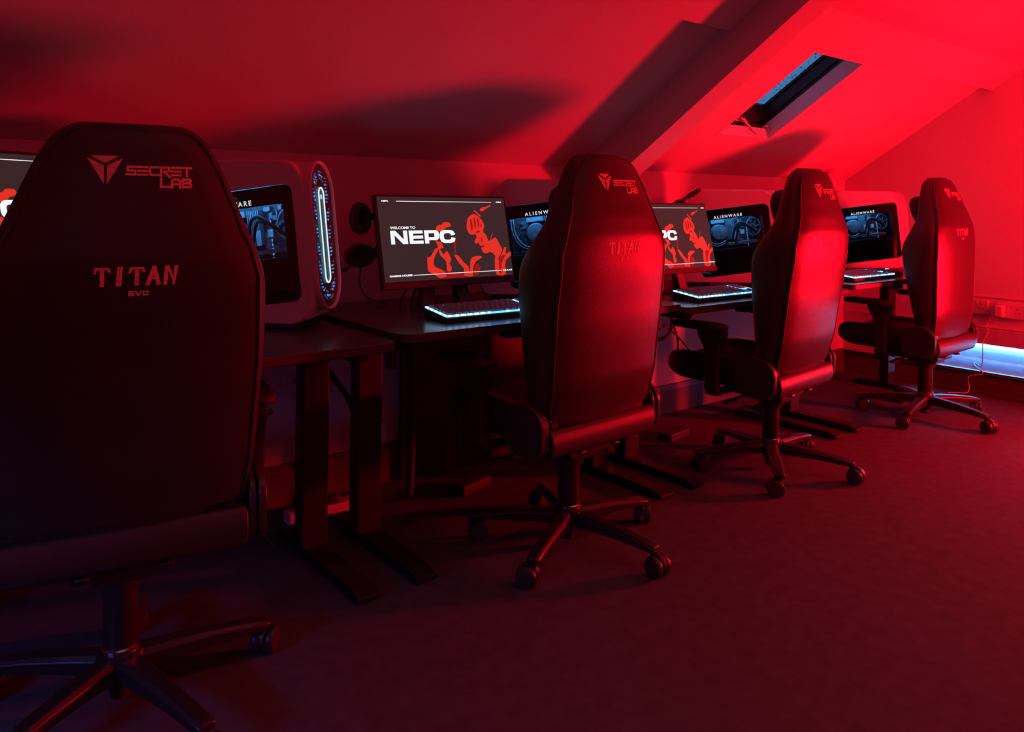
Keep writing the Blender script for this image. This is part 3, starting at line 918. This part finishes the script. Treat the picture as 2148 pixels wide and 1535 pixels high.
# ---------------------------------------------------------------- monitors
MW, MH = .575, .335
def scr(x, y):
    xl = 130 + (y - 125) * 145 / 1050; xr = 1745 + (y - 155) * 160 / 945
    tp = 125 + (x - 130) * 30 / 1615; bt = 1175 - (x - 275) * 75 / 1630
    return (x - xl) / (xr - xl), 1 - (y - tp) / (bt - tp)
def make_monitor():
    r = thing('computer_monitor', '', 'monitor')
    # local: x right, z up, y depth; origin under the bottom edge centre; screen part tilted 13 deg
    tilt = Matrix.Translation((0, 0, .085)) @ Matrix.Rotation(math.radians(-13), 4, 'X')
    b = MB(); b.box((0, .012, MH / 2), (MW, .024, MH), tilt)
    b.box((0, .035, MH * .45), (MW * .6, .03, MH * .55), tilt)
    b.build('housing', M['plastic'], r, smooth=0, bevel=.004)
    ch = MB(); ch.box((0, -.001, .0105), (MW - .004, .004, .019), tilt); ch.build('chin', M['softplastic'], r, smooth=0)
    x0, x1, z0, z1 = -MW / 2 + .008, MW / 2 - .008, .024, MH - .009
    def pt(u, v, k=0): return tilt @ Vector((x0 + (x1 - x0) * u, -.0012 - k * .0003, z0 + (z1 - z0) * v))
    s_ = MB(); s_._add([pt(0, 0), pt(1, 0), pt(1, 1), pt(0, 1)], [(0, 1, 2, 3)])
    screen = s_.build('screen', M['screen_bg'], r, smooth=0)
    def poly(mb, pts, k):
        if len(pts) > 4 and k != 3:
            n_ = len(pts); o_ = []
            for q_ in range(n_):
                p0, p1, p2, p3 = [Vector(pts[(q_ + d_) % n_]) for d_ in (-1, 0, 1, 2)]
                for t in (0, .25, .5, .75):
                    v_ = p1.lerp(p2, t) + (((p1 - p0) - (p3 - p2)) * .11) * (t * (1 - t) * 2)
                    o_.append((v_.x, v_.y))
            pts = o_
        mb._add([pt(*scr(*p), k) for p in pts], [tuple(range(len(pts)))])
    red = MB()
    polys = [
     [(1255,420),(1290,370),(1340,350),(1400,380),(1460,440),(1490,500),(1470,560),(1520,620),(1560,690),(1640,640),(1700,720),(1745,800),(1700,880),(1690,915),(1640,860),(1580,820),(1520,840),(1480,820),(1465,790),(1450,770),(1480,745),(1440,745),(1420,720),(1425,700),(1380,720),(1360,690),(1385,640),(1370,600),(1320,610),(1275,580),(1250,520)],
     [(1330,300),(1350,300),(1440,375),(1420,385)],
     [(1420,300),(1440,270),(1500,260),(1560,235),(1560,255),(1520,275),(1470,310),(1430,315)],
     [(1650,870),(1700,920),(1770,770),(1800,770),(1790,850),(1850,815),(1870,860),(1800,920),(1790,1000),(1800,1090),(1670,1095),(1645,960)],
     [(870,490),(920,480),(950,450),(1020,455),(1040,500),(980,520),(950,560),(900,560),(850,550)],
     [(850,670),(930,700),(960,770),(900,775)],
     [(1100,860),(1150,860),(1220,940),(1290,1000),(1300,1060),(1350,1110),(1240,1105),(1230,1020),(1170,960)],
     [(1320,900),(1370,870),(1450,870),(1460,890),(1390,930),(1350,1000),(1350,1100),(1310,1080),(1310,960)],
     [(900,760),(915,850),(960,860),(1000,800),(1050,880),(1060,920),(1040,960),(1070,1000),(1060,1050),(1010,1040),(1000,940),(960,870)],
     [(760,880),(800,870),(850,780),(900,760),(890,790),(850,880),(840,950),(870,1000),(960,1040),(1010,1110),(920,1130),(850,1080),(780,1050),(765,960)],
    ]
    for p in polys: poly(red, p, 1)
    poly(red, [(1600,570),(1606,572),(1590,650),(1553,735),(1500,785),(1458,805),(1455,799),(1495,778),(1546,730),(1583,645)], 3)
    red.build('screen_picture', M['screen_red'], screen, smooth=0)
    dk = MB()
    for p in ([(1372,572),(1425,556),(1428,572),(1380,590)], [(1290,420),(1306,412),(1330,500),(1322,560),(1304,520)], [(1335,400),(1350,398),(1372,470),(1362,540),(1348,480)], [(1385,405),(1400,410),(1418,470),(1405,520),(1394,470)], [(1432,470),(1446,465),(1452,505),(1440,520)],
              [(1460,745),(1500,735),(1490,760),(1450,770)], [(1700,900),(1790,860),(1740,960),(1735,1080),(1715,1080)], [(1440,640),(1462,655),(1470,700),(1450,690)]):
        poly(dk, p, 2)
    for p in ([(800,960),(850,1000),(930,1060),(960,1120),(1100,1125),(1340,1110),(1350,1095),(1110,1060),(1010,1055)],
              [(1370,990),(1400,960),(1450,1000),(1420,1090),(1370,1095)],
              [(1085,680),(1120,690),(1110,800),(1140,900),(1110,870),(1095,780)]):
        poly(dk, p, 0.5)
    dk.build('screen_picture', M['screen_red2'], screen, smooth=0)
    wh = MB()
    def rect(u0, v0, u1, v1): wh._add([pt(u0, v0, 4), pt(u1, v0, 4), pt(u1, v1, 4), pt(u0, v1, 4)], [(0, 1, 2, 3)])
    rect(.135, .943, .888, .950); rect(.205, .062, .905, .069)
    # NEPC in heavy wide letters
    V0, V1 = .435, .595
    H = V1 - V0
    def U(a): return .070 + a * .485
    def q(pts): wh._add([pt(U(a), V0 + b * H, 4) for a, b in pts], [tuple(range(len(pts)))])
    st = .058
    q([(0, 0), (st, 0), (st, 1), (0, 1)]); q([(.19, 0), (.25, 0), (.25, 1), (.19, 1)]); q([(0, 1), (.075, 1), (.25, 0), (.175, 0)])
    q([(.275, 0), (.335, 0), (.335, 1), (.275, 1)])
    for a in (0, .385, .77): q([(.33, a), (.487, a), (.487, a + .23), (.33, a + .23)])
    q([(.51, 0), (.575, 0), (.575, 1), (.51, 1)]); q([(.57, .77), (.72, .77), (.70, 1), (.57, 1)]); q([(.57, .24), (.70, .24), (.72, .47), (.57, .47)])
    q([(.665, .44), (.70, .24), (.735, .36), (.745, .62), (.735, .88), (.70, 1), (.665, .80)])
    import math as _m
    cen = (.875, .5)
    o_ = [(cen[0] + .125 * _m.copysign(abs(_m.cos(t)) ** .55, _m.cos(t)), .5 + .5 * _m.copysign(abs(_m.sin(t)) ** .7, _m.sin(t))) for t in [_m.radians(8 + 344 * k / 40) for k in range(41)]]
    i2 = [(cen[0] + .06 * _m.copysign(abs(_m.cos(t)) ** .55, _m.cos(t)), .5 + .25 * _m.copysign(abs(_m.sin(t)) ** .7, _m.sin(t))) for t in [_m.radians(8 + 344 * k / 40) for k in range(41)]]
    for k in range(40): q([o_[k], o_[k + 1], i2[k + 1], i2[k]])
    wh.build('screen_wordmark', M['screen_white'], screen, smooth=0)
    SM = tilt @ Matrix(((1, 0, 0, 0), (0, 0, -1, 0), (0, 1, 0, 0), (0, 0, 0, 1)))
    def stx(t, u, v, size, sx):
        p = (x0 + (x1 - x0) * u, z0 + (z1 - z0) * v)
        text_mesh('screen_text', t, size, M['screen_white'], screen, SM @ Matrix.Translation((p[0], p[1], .0026)), sx=sx, bold=.0004)
    stx('NEPC', .030, .940, .0078, 1.35); stx('ARENA', .928, .940, .0072, 1.15)
    stx('WELCOME TO', .072, .615, .0125, 1.25); stx('GAMING HOUSES', .035, .058, .0085, 1.35); stx('THE PLACE', .915, .058, .0075, 1.2)
    # stand: two splayed uprights on flat feet behind the screen
    for s in (-1, 1):
        g = MB()
        g.rings([[Vector((s * .085 + dx, .055 + dy, .006)) for dx, dy in ((-.03, -.02), (.03, -.02), (.03, .02), (-.03, .02))],
                 [Vector((s * .060 + dx, .075 + dy, .13)) for dx, dy in ((-.024, -.014), (.024, -.014), (.024, .014), (-.024, .014))]])
        g.build('stand_leg', M['plastic'], r, smooth=0, bevel=.004)
    g = MB(); g.prism([(-.16, .0), (-.10, -.045), (-.03, -.02), (.03, -.02), (.10, -.045), (.16, .0), (.10, .10), (-.10, .10)], 0, .008)
    g.build('stand_base', M['plastic'], r, smooth=0, bevel=.002)
    g = MB(); g.box((0, .09, .15), (.12, .03, .06)); g.build('stand_mount', M['plastic'], r, smooth=0, bevel=.004)
    return r
mon0 = make_monitor()
mons = [mon0] + [copy_tree(mon0) for _ in range(3)]
mspec = [((1.602, 2.345, DZT[1]), 0, 'fully visible monitor showing WELCOME TO NEPC beside two red-lit faces'),
         ((.268, 2.321, DZT[0] + .113), 34, 'monitor cropped at the left picture edge, behind the nearest chair'),
         ((2.850, 2.335, DZT[2]), 0, 'monitor whose left half is hidden by the second chair, red profile visible'),
         ((4.085, 2.335, DZT[3]), 0, 'monitor of which only a dark strip shows right of the third chair')]
for o, (p, a, lab) in zip(mons, mspec):
    o.location = p
    o.rotation_euler = (0, 0, math.radians(a))
    tag(o, lab, 'monitor', 'monitors on the desks')
# riser block under the near monitor
g = MB(); g.box((0, .03, .0560), (.34, .17, .111)); o = g.build('monitor_riser', M['softplastic'], smooth=0, bevel=.004)
o.location = (.268, 2.321, DZT[0] + .0005); o.rotation_euler = (0, 0, math.radians(34))
tag(o, 'black riser block under the monitor at the left picture edge', 'monitor riser')

# ---------------------------------------------------------------- keyboards
def make_keyboard():
    r = thing('gaming_keyboard', '', 'keyboard')
    L, D = .435, .142
    slope = Matrix.Rotation(math.radians(7.0), 4, 'X')
    b = MB()
    b.prism([(0, .001), (0, .016), (.004, .019), (D - .004, .034), (D, .030), (D, .001)], 0, L, YZX)
    b.build('keyboard_case', M['softplastic'], r, smooth=0, bevel=.002)
    # surface frame
    KM = Matrix.Translation((0, 0, .019)) @ Matrix.Rotation(math.radians(6.3), 4, 'X')
    g = MB(); g.box((L / 2, D / 2, .0012), (L - .012, D - .010, .002), KM)
    g.build('backlight_plate', M['keyglow2'], r, smooth=0)
    e = MB()
    e.box((L / 2, .0035, .0025), (L - .004, .004, .005), KM); e.box((.0035, D / 2, .0025), (.004, D - .004, .005), KM)
    e.box((L - .0035, D / 2, .0025), (.004, D - .004, .005), KM)
    e.box((L / 2, D - .0035, .0018), (L - .004, .003, .003), KM)
    e.box((.365, D * .72, .004), (.003, D * .5, .004), KM); e.box((.39, D * .46, .004), (.05, .003, .004), KM)
    e.build('edge_light', M['keyglow'], r, smooth=0)
    e = MB()
    for k in range(17):
        if k in (7, 8, 10, 13): continue
        e.box((.014 + k * .0255, .0030, .0035), (.016 if k < 6 or k > 12 else .010, .004, .0045), KM)
    for k in range(5): e.box((.0032, .016 + k * .027, .0035), (.004, .015, .0045), KM)
    for k in (0, 4, 9, 14): e.box((.06 + k * .0215, D - .013, .004), (.007, .006, .003), KM)
    e.build('light_beads', M['keybead'], r, smooth=0)
    rnd = random.Random(3)
    def keymesh(w):
        m = MB()
        a, h = w / 2, .0082
        m.rings([[Vector((sx * a, sy * h, 0)) for sx, sy in ((-1, -1), (1, -1), (1, 1), (-1, 1))],
                 [Vector((sx * (a - .0022), sy * (h - .0022), .0075)) for sx, sy in ((-1, -1), (1, -1), (1, 1), (-1, 1))]], mx=None)
        return m
    rows = [[1] * 13, [1] * 13 + [2], [1.5] + [1] * 12 + [1.5], [1.75] + [1] * 11 + [2.25], [2.25] + [1] * 10 + [2.75], [1.25, 1.25, 1.25, 6.25, 1.25, 1.25, 1.25, 1.25]]
    cache = {}
    cnt = 0
    for ri, row in enumerate(rows):
        u = .19
        y = D - .016 - ri * .0218
        px = .010
        sc = (.335) / sum(row)
        for wv in row:
            wmm = wv * sc
            key = round(wmm - .0025, 4)
            if key not in cache:
                o = keymesh(key).build('keycap', M['keycap'], r, smooth=0)
                cache[key] = o.data
            else:
                o = bpy.data.objects.new('keycap', cache[key]); COL.objects.link(o); o.parent = r
            o.matrix_local = KM @ Matrix.Translation((px + wmm / 2, y, .003))
            px += wmm
            cnt += 1
    for ri in (0, 1, 2, 4, 5):
        for k in range(3):
            if ri == 4 and k != 1: continue
            key = .0175
            if key not in cache:
                o = keymesh(key).build('keycap', M['keycap'], r, smooth=0); cache[key] = o.data
            else:
                o = bpy.data.objects.new('keycap', cache[key]); COL.objects.link(o); o.parent = r
            o.matrix_local = KM @ Matrix.Translation((.372 + k * .0205, D - .016 - ri * .0218, .003))
    return r
kb0 = make_keyboard()
kbs = [kb0] + [copy_tree(kb0) for _ in range(2)]
for o, p, a, lab in zip(kbs, ((1.385, 2.065, DZT[1]), (2.60, 2.025, DZT[2]), (3.85, 2.02, DZT[3])), (-2, -1, 0),
                        ('blue-white backlit keyboard on the desk under the fully visible screen',
                         'backlit keyboard between the second and third chairs',
                         'farthest backlit keyboard, between the third and last chairs')):
    o.location = (p[0], p[1], p[2] + .0005); o.rotation_euler = (0, 0, math.radians(a))
    tag(o, lab, 'keyboard', 'backlit keyboards on the desks')
ms = thing('computer_mouse', 'dark computer mouse with a small white light, at the right end of the farthest desk', 'mouse', (4.42, 2.10, DZT[3]), math.radians(5))
g = MB()
g.rings([[Vector((.031 * s * math.cos(t), .058 * s * math.sin(t), z)) for t in [2 * math.pi * k / 20 for k in range(20)]] for z, s in ((.001, .95), (.012, 1.0), (.024, .9), (.033, .65), (.037, .3))])
g.build('mouse_body', M['plastic'], ms, smooth=180)
g = MB(); g.box((0, .028, .034), (.006, .022, .008)); g.build('scroll_wheel', M['screen_white'], ms, smooth=0, bevel=.002)

# ---------------------------------------------------------------- headsets
def make_headset(label, mx, flip=False, band_w=.026):
    r = thing('headset', label, 'headset')
    r.matrix_world = mx
    hb_ = MB()
    N = 18
    for_r = []
    for k in range(N + 1):
        a = math.radians(-10 + 200 * k / N)
        c = Vector((.078 * math.cos(a), 0, .100 * math.sin(a)))
        nrm = Vector((math.cos(a), 0, math.sin(a)))
        wd = band_w if 3 < k < N - 3 else band_w * .55
        th_ = .010 if 4 < k < N - 4 else .005
        for_r.append([c + nrm * th_ + Vector((0, -wd * .7, 0)), c + nrm * (th_ + .003), c + nrm * th_ + Vector((0, wd * .7, 0)), c - nrm * th_ * .4 + Vector((0, wd, 0)), c - nrm * th_ * .9, c - nrm * th_ * .4 + Vector((0, -wd, 0))])
    hb_.rings(for_r)
    hb_.build('headband', M['suede'], r, smooth=60)
    for s in (-1, 1):
        # cups swivelled flat: seen broad side on
        q = Matrix.Rotation(math.pi / 2 + (-.35 if s > 0 else -.5), 3, 'X')
        sq = Matrix.Diagonal((.86, 1.12, 1)) if s < 0 else Matrix.Diagonal((1.15, .74, 1))
        cc = (s * .066, -.012 if s < 0 else 0, -.030 if s > 0 else -.026)
        e = MB()
        e.lathe([(.030, -.002), (.047, .004), (.050, .014), (.044, .026), (.028, .034), (.010, .036)], base=cc, n=28, q=q @ sq)
        e.build('ear_cup', M['plastic'] if s > 0 else M['cup'], r, smooth=180)
        e = MB()
        e.lathe([(.028, .0), (.046, -.002), (.049, -.010), (.044, -.020), (.030, -.022), (.026, -.006)], base=cc, n=28, q=q @ sq)
        e.build('ear_cushion', M['suede'], r, smooth=180)
        e = MB()
        e.cyl(Vector(cc) + Vector((s * .03, 0, .03)), Vector(cc) + Vector((-s * .005, 0, .068)), .007, .006, 10)
        e.build('yoke', M['plastic'], r, smooth=40)
    mcb = MB()
    mcb.tube(smooth_pts([(-.095, -.02, -.05), (-.108, -.03, -.075), (-.112, -.035, -.098)], 5), [.003] * 4 + [.005, .007, .0085, .009, .0085, .007, .003], 8)
    mcb.build('microphone', M['plastic'], r, smooth=180)
    return r
M['cup'] = mat('glossy_dark_cup', (0.22, 0.16, 0.17), 0.3, spec=0.6)
# near headset hooked over the top left corner of the monitor: cups one above the other
zz = Vector((.93, .36, .05)).normalized(); xx = Vector((0, 0, 1)); yy = zz.cross(xx).normalized(); xx = yy.cross(zz)
hm1 = Matrix(((xx.x, yy.x, zz.x, 1.327), (xx.y, yy.y, zz.y, 2.492), (xx.z, yy.z, zz.z, 1.006), (0, 0, 0, 1)))
h1 = make_headset('black over-ear headset hanging beside the left edge of the fully visible screen', hm1)
zz = (R2 * .83 + Vector((0, 0, .55))).normalized(); xx = F2.copy(); yy = zz.cross(xx).normalized()
tip = dr(3.825, 1469) + Vector((0, 0, 1.208))
org = tip - zz * .11
hm2 = Matrix(((xx.x, yy.x, zz.x, org.x), (xx.y, yy.y, zz.y, org.y), (xx.z, yy.z, zz.z, org.z), (0, 0, 0, 1))) @ Matrix.Diagonal((.5, .5, 1, 1))
h2 = make_headset('headset of which a slanted black band shows above the half-hidden screen', hm2, band_w=.020)

# ---------------------------------------------------------------- cables and small things
def cable(pts, r, label, m='cable', name='cable', n=8, group=None):
    b = MB(); b.tube(smooth_pts(pts, n), r, 7)
    return tag(b.build(name, M[m], smooth=180), label, 'cable', group)
cable([(1.305, 2.49, .905), (1.30, 2.49, .84), (1.36, 2.54, .78), (1.47, 2.60, .7485)], .0028, 'thin headset cable dropping to the desk left of the fully visible screen')
cable([(1.50, 2.47, .7495), (1.53, 2.49, .80), (1.57, 2.46, .86), (1.62, 2.44, .90)], .005, 'thick black cable arching behind the foot of the fully visible screen')
cable([(1.47, 2.50, .7495), (1.50, 2.52, .79), (1.545, 2.50, .85), (1.58, 2.46, .89)], .004, 'second black cable looping behind the foot of the fully visible screen')
cable([(2.74, 2.50, .735), (2.78, 2.50, .80), (2.86, 2.47, .86), (2.93, 2.45, .90)], .006, 'black cable rising to the right behind the foot of the half-hidden screen')
cable([(2.96, 2.50, .735), (2.90, 2.52, .78), (2.82, 2.50, .84), (2.76, 2.46, .90)], .005, 'black cable crossing to the left behind the foot of the half-hidden screen')
# under the nearest desk (seen between its two legs)
cable([(1.16, 2.56, .66), (1.19, 2.60, .60), (1.27, 2.66, .50), (1.37, 2.68, .36), (1.38, 2.66, .20), (1.42, 2.66, .05), (1.47, 2.64, .012)], .011, 'thick black cable sleeve hanging under the nearest desk between its legs')
cable([(1.08, 2.52, .52), (1.15, 2.62, .50), (1.20, 2.64, .51), (1.27, 2.66, .50)], .008, 'short black cable joining the sleeve under the nearest desk')
cable([(1.02, 2.60, .48), (.98, 2.64, .38), (.88, 2.68, .28), (.82, 2.70, .16), (.80, 2.66, .010)], .006, 'black cable slanting down the wall left of the desk legs')
cable([(.98, 2.55, .26), (.93, 2.52, .18), (.93, 2.48, .10), (.96, 2.44, .04), (.985, 2.42, .010)], .005, 'looped cable with a red sheen near the floor left of the desk legs')
cable([(1.56, 2.55, .66), (1.56, 2.56, .45), (1.57, 2.57, .25), (1.55, 2.55, .010)], .016, 'bundled cables hanging beside the left leg of the second desk')
# under the third desk
cable([(2.62, 2.30, .66), (2.68, 2.36, .56), (2.78, 2.42, .50), (2.92, 2.46, .50), (3.0, 2.5, .53), (3.03, 2.52, .60)], .009, 'thick black cable sagging under the third desk')
cable([(2.78, 2.60, .64), (2.77, 2.62, .40), (2.78, 2.63, .20), (2.86, 2.60, .010)], .007, 'black cable hanging straight down at the wall under the third desk')
cable([(2.70, 2.62, .64), (2.71, 2.66, .42), (2.66, 2.66, .25), (2.64, 2.60, .02)], .004, 'thin cable crossing the bright wall patch under the third desk')
cable([(3.12, 2.6, .60), (3.16, 2.62, .52), (3.22, 2.64, .42), (3.24, 2.66, .30)], .006, 'cable hanging under the third desk near the sockets')
cable([(3.02, 2.60, .50), (3.14, 2.60, .515), (3.26, 2.60, .53), (3.33, 2.60, .60), (3.33, 2.6, .68)], .006, 'cable looping up to the tray under the third desk')
cable([(3.06, 2.6, .52), (3.18, 2.62, .46), (3.32, 2.64, .36)], .006, 'cable slanting down to the right under the third desk')
# white charger lead across board, ledge and floor
cable([(5.125, 1.848, .50), (5.14, 1.86, .46), (5.138, 1.878, .425), (5.138, 1.868, .395), (5.14, 1.895, .33), (5.15, 1.90, .30), (5.30, 1.96, .155), (5.40, 2.04, .148), (5.27, 1.98, .147), (5.15, 1.90, .148), (5.137, 1.905, .13), (5.135, 1.97, .105), (5.13, 1.965, .04), (5.10, 1.97, .012), (5.05, 2.03, .010), (4.98, 2.06, .010), (4.93, 2.09, .010), (4.85, 2.06, .03), (4.72, 2.03, .12), (4.60, 1.99, .20), (4.50, 1.94, .262)], .0032, 'thin white charger lead trailing from the wall socket over the ledge to the last chair', 'white_cable', n=5)

# sockets on the end wall
def socket_plate(y, z, w, h, label):
    r = thing('wall_socket', label, 'socket', (XE, y, z), 0, 'white sockets on the end wall')
    g = MB(); g.box((-.014, 0, 0), (.027, w, h)); g.build('socket_plate', M['white_plastic'], r, smooth=0, bevel=.004)
    g = MB()
    for s in (-1, 1):
        for dy, dz in ((0, .016), (-.011, -.008), (.011, -.008)):
            g.box((-.0275, s * w / 4 + dy, dz), (.002, .004, .007))
    g.build('socket_holes', M['pc_black'], r, smooth=0)
    g = MB()
    for s in (-1, 1): g.box((-.029, s * .012, .026), (.004, .009, .014))
    g.build('switch', M['white_plastic'], r, smooth=0, bevel=.001)
    return r
socket_plate(1.75, .525, .146, .086, 'white double wall socket at the right picture edge, a charger in its left outlet')
socket_plate(1.945, .535, .146, .086, 'white wall socket just right of the last chair, mostly hidden by its back')
ch_ = thing('phone_charger', 'rounded white plug-in charger with the thin lead, in the end wall socket', 'charger', (XE - .0295, 1.80, .525))
g = MB(); g.box((-.022, 0, 0), (.042, .05, .072)); g.build('charger_body', M['white_plastic'], ch_, smooth=0, bevel=.010, segs=4)
g = MB(); g.cyl((-.03, .02, -.02), (-.02, .055, -.05), .006, .0045, 12); g.build('charger_plug', M['white_plastic'], ch_, smooth=40)

# sockets and plugs on the knee wall below the desks
def knee_socket(x, z, lab):
    r = thing('wall_socket', lab, 'socket', (x, YW, z), 0)
    g = MB(); g.box((0, -.010, 0), (.146, .019, .086)); g.build('socket_plate', M['white_plastic'], r, smooth=0, bevel=.003)
    g = MB(); g.box((.035, -.036, -.005), (.045, .036, .05)); g.build('plug', M['white_plastic'], r, smooth=0, bevel=.006)
    return r
knee_socket(1.215, .44, 'white socket with a plug low on the wall between the two nearest desk legs')
knee_socket(3.12, .47, 'white socket with plugs on the wall under the third desk')
ad = MB(); ad.box((0, 0, 0), (.042, .034, .088)); o = ad.build('power_adapter', M['white_plastic'], smooth=0, bevel=.007, segs=3)
o.location = (1.532, YW - .038, .212); tag(o, 'small white ribbed adapter by the wall right of the near desk legs', 'power adapter')
hk = thing('headphone_hook', 'small black bracket with a red highlight under the left front corner of the second desk', 'hook', (1.24, 2.16, .64))
g = MB(); g.box((0, 0, .028), (.045, .045, .012)); g.cyl((0, 0, .025), (0, 0, -.035), .020, .017, 18); g.cyl((0, 0, .018), (0, 0, .024), .026, .026, 18); g.build('hook_body', M['softplastic'], hk, smooth=40, bevel=.002)
g = MB(); g.box((0, 0, .0535), (.03, .03, .040)); g.build('hook_mount', M['metal'], hk, smooth=0)
ps = thing('power_strip', 'low power strip on the floor between the two nearest desk legs', 'power strip', (1.24, 2.605, 0), math.radians(-2))
g = MB(); g.box((0, 0, .022), (.30, .06, .042)); g.build('strip_body', M['white_plastic'], ps, smooth=0, bevel=.005)
for px_ in (-.08, .02):
    g = MB(); g.box((px_, 0, .055), (.045, .04, .030)); g.build('plug', M['plastic'], ps, smooth=0, bevel=.006)
pb = MB(); pb.box((0, 0, .02), (.17, .075, .038)); o = pb.build('power_brick', M['softplastic'], smooth=0, bevel=.006)
o.location = (1.80, 2.50, 0); o.rotation_euler = (0, 0, .25); tag(o, 'black power brick on the floor under the second desk', 'power brick')
pb = MB(); pb.box((0, 0, .02), (.17, .075, .038)); o = pb.build('power_brick', M['softplastic'], smooth=0, bevel=.006)
o.location = (2.98, 2.46, 0); o.rotation_euler = (0, 0, .15); tag(o, 'black power brick on the floor behind the third chair', 'power brick')

# LED strip at the back of the low recess, and its glow
ls = thing('led_strip', 'blue-white LED strip glowing under the board at the foot of the end wall', 'light strip', (SX2 - .004, .3, .224))
g = MB(); g.box((0, 1.58, 0), (.006, 1.0, .012)); g.build('strip_tape', M['strip'], ls, smooth=0)
g = MB()
for k in range(33): g.box((-.005, 2.06 - k * .03, 0), (.004, .008, .008))
g.build('led_heads', M['ledhead'], ls, smooth=0)
# red floodlight body (stands out of frame by the end wall)
rf_ = thing('floodlight', 'small red floodlight on the floor by the end wall, right of the frame', 'floodlight', (5.03, .50, 0), 0)
g = MB(); g.box((0, 0, .30), (.02, .02, .60)); g.box((0, 0, .008), (.16, .16, .016)); g.build('stand_pole', M['metal'], rf_, smooth=0)
g = MB(); g.box((.02, -.01, .66), (.06, .16, .22)); g.build('lamp_housing', M['metal'], rf_, smooth=0, bevel=.005)
